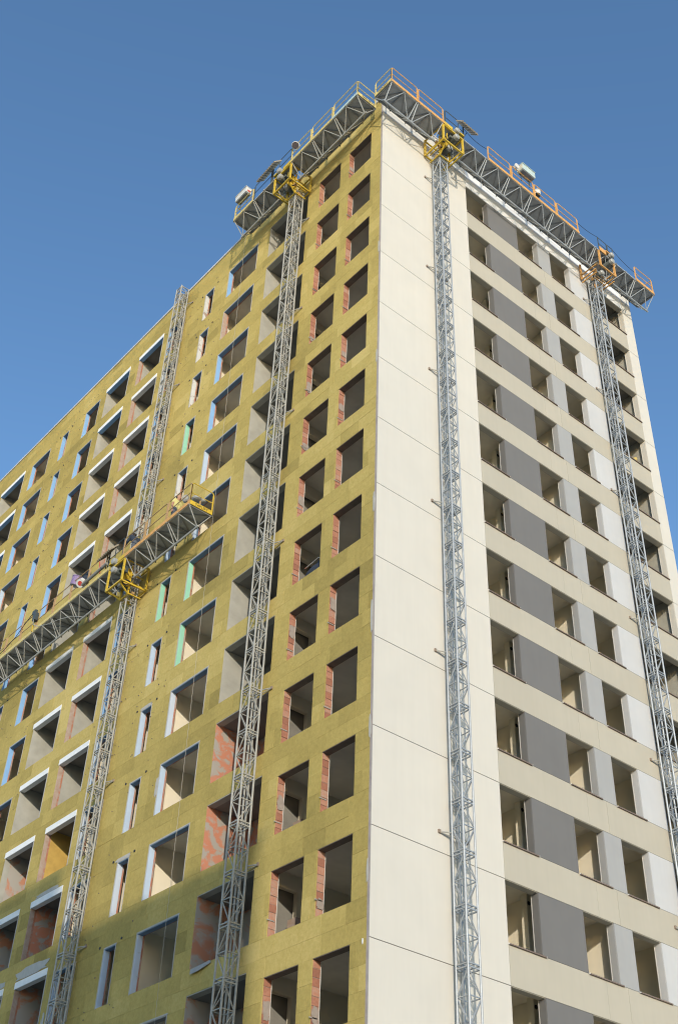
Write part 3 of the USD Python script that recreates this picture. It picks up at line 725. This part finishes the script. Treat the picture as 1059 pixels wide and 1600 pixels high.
# second drive unit of the long front platform, a thing of the same platform
P3 = '/World/work_platform'
def second_drive():
    F = onto('R'); uc, zf, y = 13.55, ZP3, MT['orange_paint']
    t = P3; c = node(t, 'drive_frame'); zb = zf - 1.12; DO = 1.28
    U0, U1, D0, D1 = uc - .58, uc + .50, .10, 1.29
    for (u, d) in ((U0, D1), (U1, D1), (U0, D0), (U1, D0)):
        put(c, 'post', square(F((u, d, zb)), F((u, d, zf - .03)), .08), y)
    put(c, 'beam', square(F((U0, D1 + .003, zb)), F((U1, D1 + .003, zb)), .07), y)
    for z in (zb, zb + .3, zb - .25):
        put(c, 'beam', square(F((U0, D0, z)), F((U0, D1 - .3, z)), .05), y)
        put(c, 'beam', square(F((U1 + .01, D0, z)), F((U1 + .01, D1 - .1, z)), .05), y)
        put(c, 'mast_clamp', square(F((uc - .4, .71, z)), F((uc + .4, .71, z)), .05), MT['rust'])
    put(c, 'cover_plate', bx2(F, uc - .56, uc - .1, DO + .06, DO + .10, zf - .05, zf + .26), y)
    put(c, 'cover_plate', bx2(F, uc - .1, uc + .5, DO - .1, DO + .12, zf + .26, zf + .33), y)
    for (z, dd, du) in ((zf + .16, 1.52, .24), (zf - .28, 1.48, .24), (zf - .95, 1.0, -.05)):
        mo = node(t, 'motor')
        put(mo, 'housing', join([tube(F((uc + du, dd - .62, z)), F((uc + du, dd - .16, z)), .13, 14), tube(F((uc + du, dd - .5, z)), F((uc + du, dd - .42, z)), .16, 14)]), MT['motor'])
        put(mo, 'fan_cover', join([tube(F((uc + du, dd - .16, z)), F((uc + du, dd - .02, z)), .145, 14), tube(F((uc + du, dd - .02, z)), F((uc + du, dd + .02, z)), .145, 14, .10)]), MT['motor_cap'])
    for i, (du, dd, z) in enumerate([(-.4, .8, zb + .2), (.38, .75, zb + .15), (-.28, .5, zb - .1), (.28, .5, zb - .1), (-.35, .9, zf - .5)]):
        put(t, 'roller', tube(F((uc + du, dd - .06, z)), F((uc + du, dd + .06, z)), .08, 12), MT['motor_cap'] if i % 2 else MT['rust'])
    for (a, b) in ((13.1, 13.75), (13.8, 14.2)):
        zv = 1.15
        gr = node(t, 'dark_guardrail')
        put(gr, 'post', square(F((a, 1.26, zf + .08)), F((a, 1.26, zf + zv)), .035), MT['dark_steel'])
        put(gr, 'top_rail', tube(F((a, 1.26, zf + zv)), F((b, 1.26, zf + zv)), .018, 6), MT['dark_steel'])
        put(gr, 'mid_rail', tube(F((a, 1.26, zf + zv * .6)), F((b, 1.26, zf + zv * .6)), .016, 6), MT['dark_steel'])
        put(gr, 'post', square(F((b, 1.26, zf + .08)), F((b, 1.26, zf + zv)), .035), MT['dark_steel'])
    # slack cables along the outer edge
    for (a, b, za, zb_, sag) in ((3.8, 5.3, 1.0, .9, .18), (11.55, 13.1, .95, 1.15, .10), (14.2, 15.85, 1.1, .7, .12)):
        pts = [F((a + (b - a) * i / 8, 1.27, zf + za + (zb_ - za) * i / 8 - sag * math.sin(math.pi * i / 8))) for i in range(9)]
        put(t, 'power_cable', polytube(pts, .012, 5), MT['black'])
second_drive()

# ================================================================= THINGS ON THE PLATFORMS
def lathe_bucket(name, label, c, axis, r, h, wall, base, spot=None):
    """an open bucket, base at c, opening along axis."""
    t = thing(name, label, 'bucket', c)
    ax = np.array(axis, float); ax /= np.linalg.norm(ax)
    put(t, 'body', tube(c, np.array(c) + ax * h, r * .88, 18, r), wall)
    put(t, 'rim', tube(np.array(c) + ax * (h - .03), np.array(c) + ax * (h + .004), r * 1.06, 18), wall)
    put(t, 'base', tube(np.array(c) - ax * .006, np.array(c) + ax * .02, r * .86, 18), base)
    if spot: put(t, 'stain', tube(np.array(c) - ax * .009, np.array(c) - ax * .0065, r * .5, 14), spot)
    u = np.cross(ax, [0, 0, 1.0] if abs(ax[2]) < .9 else [1.0, 0, 0]); u /= np.linalg.norm(u)
    top = np.array(c) + ax * h
    put(t, 'handle', polytube([top + (u * math.cos(a) * r * 1.05 + ax * math.sin(a) * r * 1.1) for a in np.linspace(0, math.pi, 9)], .006, 5), MT['dark_steel'])
    return t
FL, FR = onto('L'), onto('R')
lathe_bucket('paint_bucket', 'white bucket with a dark base hung on the rail above the insulated side', FL((4.62, 1.36, ZP1 + 1.0)), (.36, .45, .82), .19, .36, MT['bucket_white'], MT['bucket_dark'])
lathe_bucket('paint_bucket', 'white bucket with a dark foot behind the rail beside the pale green box', FR((8.82, 1.16, ZP3 + .74)), (.15, .1, 1), .17, .34, MT['bucket_white'], MT['dark_steel'])
lathe_bucket('paint_bucket', 'purple printed bucket on the halfway platform left of its drive unit', FL((19.0, 1.20, ZP2 + 1.05)), (.1, -.25, 1), .23, .44, MT['bucket_purple'], MT['cloth'])
lathe_bucket('paint_bucket', 'white bucket with a round red stain on its base beside the purple bucket', FL((18.1, 1.36, ZP2 + .62)), (.55, .35, .55), .22, .36, MT['bucket_white'], MT['bucket_white'], MT['red'])

def control_box(label, F, u0, u1, d0, d1, z0, z1, body, end):
    t = thing('control_box', label, 'control box', F(((u0 + u1) / 2, (d0 + d1) / 2, z0)))
    put(t, 'body', bx2(F, u0, u1, d0, d1, z0, z1), MT[body])
    lid = put(t, 'lid', bx2(F, u0 - .02, u1 + .02, d0 - .02, d1 + .03, z1, z1 + .025), MT[body])
    put(t, 'end_panel', bx2(F, u0 - .012, u0 - .001, d0 + .02, d1 - .02, z0 + .02, z1 - .02), MT[end])
    put(t, 'base_tray', bx2(F, u0 + .03, u1 - .03, d0 + .03, d1 - .03, z0 - .05, z0 - .001), MT['beam'])
    for u in (u0 + .15, u1 - .15):
        put(t, 'leg', square(F((u, d0 + .08, z0 - .05)), F((u, d0 + .10, z0 - .55)), .035), MT['dark_steel'])
    return t
b1 = control_box('pale green control box on the rail of the platform on the rendered front', FR, 7.48, 8.34, 1.14, 1.52, ZP3 + 1.26, ZP3 + 1.68, 'box_green', 'box_end')
b2 = control_box('white control box with a red label at the far end of the roof edge platform', FL, 8.36, 9.24, 1.14, 1.46, ZP1 + 1.28, ZP1 + 1.66, 'box_white', 'box_white')
put(b2, 'label', bx2(FL, 8.335, 8.345, 1.20, 1.38, ZP1 + 1.34, ZP1 + 1.46), MT['red'])
lm = thing('work_lamp', 'small round white work lamp on the rail left of the pale green control box', 'lamp', FR((7.2, 1.3, ZP3 + 1.1)))
put(lm, 'shade', join([tube(FR((7.2, 1.22, ZP3 + 1.33)), FR((7.2, 1.40, ZP3 + 1.30)), .07, 14, .14), tube(FR((7.2, 1.40, ZP3 + 1.30)), FR((7.2, 1.42, ZP3 + 1.298)), .14, 14)]), MT['bucket_white'])
put(lm, 'bracket', square(FR((7.2, 1.27, ZP3 + 1.05)), FR((7.2, 1.27, ZP3 + 1.32)), .03), MT['rust'])

# ---------------------------------------------------------------- people
def figure(joints, bones):
    man = None
    for (a, b) in bones:
        pts = []
        for n in (a, b):
            c, r = joints[n]
            pts.append(manifold3d.Manifold.sphere(r, 14).translate(tuple(map(float, c))))
        hull = manifold3d.Manifold.batch_hull(pts)
        man = hull if man is None else man + hull
    man = man.refine_to_length(.03)
    m = man.to_mesh()
    t = trimesh.Trimesh(np.array(m.vert_properties)[:, :3], np.array(m.tri_verts), process=True)
    trimesh.smoothing.filter_taubin(t, iterations=12)
    return t

def person(label, origin, heading, lean, hair, top, bottom, bare_arms, armpose):
    """origin: scene point between the feet; heading: facing angle; lean: forward bend of the back in radians."""
    t = thing('person', label, 'person', origin)
    ch, sh_ = math.cos(heading), math.sin(heading)
    def wl(p):   # local: x forward, y left, z up
        p = np.asarray(p, float)
        return np.stack([p[..., 0] * ch - p[..., 1] * sh_, p[..., 0] * sh_ + p[..., 1] * ch, p[..., 2]], -1) + np.array(origin)
    def bend(p):
        x, y, z = p; h = z - .95
        return np.array([x * math.cos(lean) + h * math.sin(lean), y, .95 + h * math.cos(lean) - x * math.sin(lean)])
    Jn = {'hip_l': ((0, .09, .92), .105), 'hip_r': ((0, -.09, .92), .105), 'knee_l': ((.05, .11, .50), .068), 'knee_r': ((.03, -.11, .50), .068),
          'ank_l': ((0, .12, .09), .045), 'ank_r': ((-.02, -.12, .09), .045), 'toe_l': ((.18, .13, .045), .042), 'toe_r': ((.16, -.13, .045), .042),
          'waist_l': (bend((0, .075, 1.05)), .115), 'waist_r': (bend((0, -.075, 1.05)), .115), 'ch_l': (bend((.0, .095, 1.30)), .125), 'ch_r': (bend((.0, -.095, 1.30)), .125),
          'sho_l': (bend((-.01, .185, 1.42)), .07), 'sho_r': (bend((-.01, -.185, 1.42)), .07), 'neck': (bend((.01, 0, 1.50)), .055), 'head0': (bend((.03, 0, 1.60)), .078), 'head1': (bend((.015, 0, 1.68)), .092), 'chin': (bend((.085, 0, 1.575)), .035)}
    for s, sg in (('l', 1), ('r', -1)):
        el, wr = armpose[s]
        sp = np.array(Jn['sho_' + s][0])
        e = sp + np.array(el); w_ = e + np.array(wr)
        hd = w_ + np.array(wr) / np.linalg.norm(wr) * .08
        Jn['el_' + s] = (e, .046); Jn['wr_' + s] = (w_, .032); Jn['hand_' + s] = (hd, .036)
        for i in range(4):
            tip = hd + np.array(wr) / np.linalg.norm(wr) * (.075 + .012 * (1.5 - abs(i - 1.5))) + np.array([.012, 0, -.01])
            off = np.array([(i - 1.5) * .018, 0, 0])
            Jn[f'f{i}a_{s}'] = (hd + off, .011); Jn[f'f{i}b_{s}'] = (tip + off, .008)
        Jn[f'ta_{s}'] = (hd + np.array([.03, -sg * .01, .02]), .012); Jn[f'tb_{s}'] = (hd + np.array([.055, -sg * .02, -.03]), .009)
    bones = [('hip_l', 'hip_r'), ('hip_l', 'knee_l'), ('hip_r', 'knee_r'), ('knee_l', 'ank_l'), ('knee_r', 'ank_r'), ('ank_l', 'toe_l'), ('ank_r', 'toe_r'),
             ('hip_l', 'waist_l'), ('hip_r', 'waist_r'), ('waist_l', 'waist_r'), ('waist_l', 'ch_l'), ('waist_r', 'ch_r'), ('ch_l', 'ch_r'), ('ch_l', 'sho_l'), ('ch_r', 'sho_r'), ('sho_l', 'sho_r'),
             ('sho_l', 'neck'), ('sho_r', 'neck'), ('neck', 'head0'), ('head0', 'head1'), ('head0', 'chin')]
    for s in 'lr':
        bones += [('sho_' + s, 'el_' + s), ('el_' + s, 'wr_' + s), ('wr_' + s, 'hand_' + s), (f'ta_{s}', f'tb_{s}')] + [(f'f{i}a_{s}', f'f{i}b_{s}') for i in range(4)]
    body = figure(Jn, bones)
    v, f = tm(body)
    put(t, 'body', (wl(v), f), MT['skin'])
    def shell(names, grow):
        js = {n: (Jn[n][0], Jn[n][1] + grow) for n in Jn}
        m = figure(js, names); vv, ff = tm(m); return wl(vv), ff
    torso = [('waist_l', 'waist_r'), ('waist_l', 'ch_l'), ('waist_r', 'ch_r'), ('ch_l', 'ch_r'), ('ch_l', 'sho_l'), ('ch_r', 'sho_r'), ('sho_l', 'sho_r')]
    js_half = []
    for s in 'lr':
        Jn['mid_' + s] = ((np.array(Jn['sho_' + s][0]) + np.array(Jn['el_' + s][0])) / 2, .055)
        js_half.append(('sho_' + s, 'mid_' + s if bare_arms else 'el_' + s))
        if not bare_arms: js_half.append(('el_' + s, 'wr_' + s))
    put(t, 'shirt', shell(torso + js_half, .016), top)
    put(t, 'trousers', shell([('hip_l', 'hip_r'), ('hip_l', 'waist_l'), ('hip_r', 'waist_r'), ('hip_l', 'knee_l'), ('hip_r', 'knee_r'), ('knee_l', 'ank_l'), ('knee_r', 'ank_r')], .014), bottom)
    put(t, 'shoe', shell([('ank_l', 'toe_l')], .016), MT['black'])
    put(t, 'shoe', shell([('ank_r', 'toe_r')], .016), MT['black'])
    hd = figure({'a': (bend((-.005, 0, 1.70)), .094), 'b': (bend((-.055, 0, 1.63)), .070)}, [('a', 'b')])
    vv, ff = tm(hd); put(t, 'hair', (wl(vv), ff), hair)
    hx = []
    for sg in (1, -1):
        put(t, 'eye', (lambda q: (wl(q[0]), q[1]))(tm(trimesh.creation.icosphere(1, .011).apply_translation(bend((.098, sg * .032, 1.625))))), MT['hair'])
        put(t, 'ear', (lambda q: (wl(q[0]), q[1]))(tm(trimesh.creation.icosphere(1, 1.0).apply_scale([.022, .012, .032]).apply_translation(bend((.01, sg * .09, 1.615))))), MT['skin'])
    put(t, 'nose', (lambda q: (wl(q[0]), q[1]))(tm(trimesh.creation.icosphere(1, 1.0).apply_scale([.02, .014, .022]).apply_translation(bend((.118, 0, 1.60))))), MT['skin'])
    put(t, 'mouth', (lambda q: (wl(q[0]), q[1]))(tm(trimesh.creation.icosphere(1, 1.0).apply_scale([.008, .025, .006]).apply_translation(bend((.113, 0, 1.562))))), MT['red'])
    return t
person('worker in a pale yellow shirt standing at the corner end of the halfway platform', FL((11.55, .86, ZP2 + .085)), math.radians(-70), .12, MT['hair'], MT['shirt_yellow'], MT['trousers'], True,
       {'l': ((.10, .05, -.27), (.20, .0, -.10)), 'r': ((-.03, -.06, -.29), (.02, -.02, -.25))})
person('worker in dark navy clothes bending behind the rail above the drive unit', FL((14.55, .80, ZP2 + .11)), math.radians(95), .45, MT['hair'], MT['navy'], MT['trousers'], False,
       {'l': ((.14, .06, -.24), (.20, -.03, -.10)), 'r': ((.12, -.06, -.25), (.18, .03, -.12))})

# cloth sack, bag, pipe, cable box on the halfway platform
def blob(c, s, seed, n=3, amp=.25):
    m = trimesh.creation.icosphere(n, 1.0)
    v = np.array(m.vertices); v = v * (1 - amp / 2 + amp * meshkit.fbm(v * 1.7 + 5, 3, seed))[:, None] * np.array(s)
    return v + np.array(c), np.array(m.faces)
sk = thing('cloth_sack', 'crumpled grey sheet lying over the corner end of the halfway platform', 'sheet', FL((10.3, .75, ZP2 + .9)))
put(sk, 'sheet', join([blob(FL((10.55, 1.02, ZP2 + .98)), (.13, .16, .18), 3), blob(FL((10.2, .72, ZP2 + .90)), (.22, .26, .10), 4), blob(FL((10.1, .5, ZP2 + .88)), (.15, .15, .09), 9)]), MT['cloth'])
put(sk, 'support', join([square(FL((10.45, .95, ZP2 + .085)), FL((10.45, .95, ZP2 + .95)), .05), square(FL((10.1, .6, ZP2 + .085)), FL((10.1, .6, ZP2 + .85)), .05)]), MT['rust'])
bg = thing('black_bag', 'black bag hanging on the rail between the purple bucket and the drive unit', 'bag', FL((18.15, 1.1, ZP2 + .9)))
put(bg, 'bag', join([blob(FL((18.15, 1.12, ZP2 + 1.0)), (.14, .22, .32), 11), blob(FL((17.95, 1.1, ZP2 + 1.2)), (.10, .12, .16), 12)]), MT['navy'])
put(bg, 'strap', polytube([FL((18.3, 1.2, ZP2 + 1.2)), FL((18.2, 1.33, ZP2 + 1.19)), FL((18.05, 1.2, ZP2 + 1.25))], .015, 5), MT['black'])
pp = thing('grey_pipe', 'grey rolled mat lying along the toe board left of the drive unit', 'roll', FL((16.7, 1.3, ZP2 + .3)))
put(pp, 'roll', polytube([FL((15.75, 1.40, ZP2 + .40)), FL((16.7, 1.40, ZP2 + .35)), FL((17.75, 1.40, ZP2 + .33))], .07, 12), MT['pipe'])
put(pp, 'binding', join([tube(FL((u, 1.40, ZP2 + .36)), FL((u + .04, 1.40, ZP2 + .36)), .078, 12) for u in (16.1, 17.3)]), MT['dark_steel'])
cb = thing('socket_box', 'black socket box with a drooping cable on the outer rail of the halfway platform', 'socket box', FL((22.0, 1.3, ZP2 + .8)))
put(cb, 'box', join([bx2(FL, 21.85, 22.1, 1.34, 1.5, ZP2 + .55, ZP2 + .95), bx2(FL, 22.05, 22.35, 1.34, 1.46, ZP2 + 1.02, ZP2 + 1.22)]), MT['dark_steel'])
put(cb, 'bracket', square(FL((22.2, 1.35, ZP2 + .1)), FL((22.2, 1.35, ZP2 + 1.1)), .05), MT['yellow'])
pts = [FL((u, d, z)) for u, d, z in ((21.95, 1.5, ZP2 + .55), (21.8, 1.52, ZP2 + .2), (21.3, 1.46, ZP2 - .12), (20.6, 1.36, ZP2 - .3), (19.8, 1.2, ZP2 - .36), (19.0, 1.0, ZP2 - .5), (18.4, .80, ZP2 - .74))]
put(cb, 'cable', polytube(pts, .016, 6), MT['cloth'])
pts = [FL((u, 1.36, z)) for u, z in ((22.2, ZP2 + 1.1), (22.6, ZP2 + 1.2), (23.2, ZP2 + .95), (23.9, ZP2 + .6), (24.8, ZP2 + .4), (26, ZP2 + .3))]
put(cb, 'cable', polytube(pts, .016, 6), MT['black'])
# tools leaning behind the rail
tl = thing('red_tool', 'long red handled tool leaning behind the rail above the rolled mat', 'tool', FL((17.0, 1.0, ZP2 + .09)))
put(tl, 'handle', tube(FL((16.85, 1.05, ZP2 + .3)), FL((17.0, 1.15, ZP2 + 1.3)), .022, 6), MT['red'])
put(tl, 'blade', bx2(FL, 16.74, 16.98, 1.02, 1.06, ZP2 + .09, ZP2 + .36), MT['galv_old'])

# the rope down the wide windows
rp = thing('hanging_rope', 'thin pale rope hanging down the middle of the wide window column', 'rope', (-.1, 9.9, -GZ))
pts = [(-.12, 10.05, TOP + .06), (-.10, 10.0, 0), (-.07, 9.92, -8), (-.06, 9.80, -18), (-.08, 9.62, -26), (-.12, 9.42, -33), (-.15, 9.2, -40), (-.15, 9.15, -GZ + .1)]
put(rp, 'rope', polytube(pts, .006, 5), MT['rope'])
put(rp, 'anchor', join([tube((-.12, 10.05, TOP + .05), (.3, 10.05, TOP + .07), .014, 5), bx(.2, .4, 9.95, 10.15, TOP + .051, TOP + .12)]), MT['galv_old'])
put(rp, 'weight', tube((-.15, 9.15, -GZ + .12), (-.15, 9.15, -GZ + .35), .08, 10), MT['concrete'])

# wool offcuts on a sill, and what lies in one window of the second column
wo = thing('wool_offcut', 'torn yellow mineral wool offcuts lying on a sill behind the right mast', 'offcut', (15.35, .12, J(2) - 1.86))
for i, (x, y, z, s) in enumerate([(14.9, .14, J(2) - 1.80, (.20, .11, .07)), (15.25, .15, J(2) - 1.72, (.18, .12, .17)), (15.5, .14, J(2) - 1.76, (.20, .11, .11)), (15.35, .13, J(2) - 1.57, (.10, .09, .09))]):
    v, f = blob((x, y, z), s, 20 + i, 2, .7)
    put(wo, 'wool_piece', (v, f), MT['wool'], tone=.75)
k = 6
st = thing('plastic_strip', 'curved white plastic strip and crumpled bag lying in a brick lined window', 'strip', (.2, 3.4, J(k) - 1.87))
pts = [(.25, 3.95, J(k) - 1.25), (.27, 3.55, J(k) - 1.18), (.22, 3.2, J(k) - 1.20), (.14, 2.98, J(k) - 1.38), (.10, 2.88, J(k) - 1.58)]
put(st, 'strip', join([square(pts[i], pts[i + 1], .028) for i in range(4)]), MT['orange_pale'])
put(st, 'bag', join([blob((.26, 3.50, J(k) - 1.74), (.06, .11, .08), 31)]), MT['pale_blue'])
put(st, 'rubbish', join([blob((.45, 3.15, J(k) - 1.32), (.22, .26, .22), 35), blob((.30, 3.45, J(k) - 1.62), (.14, .5, .27), 36)]), MT['navy'])
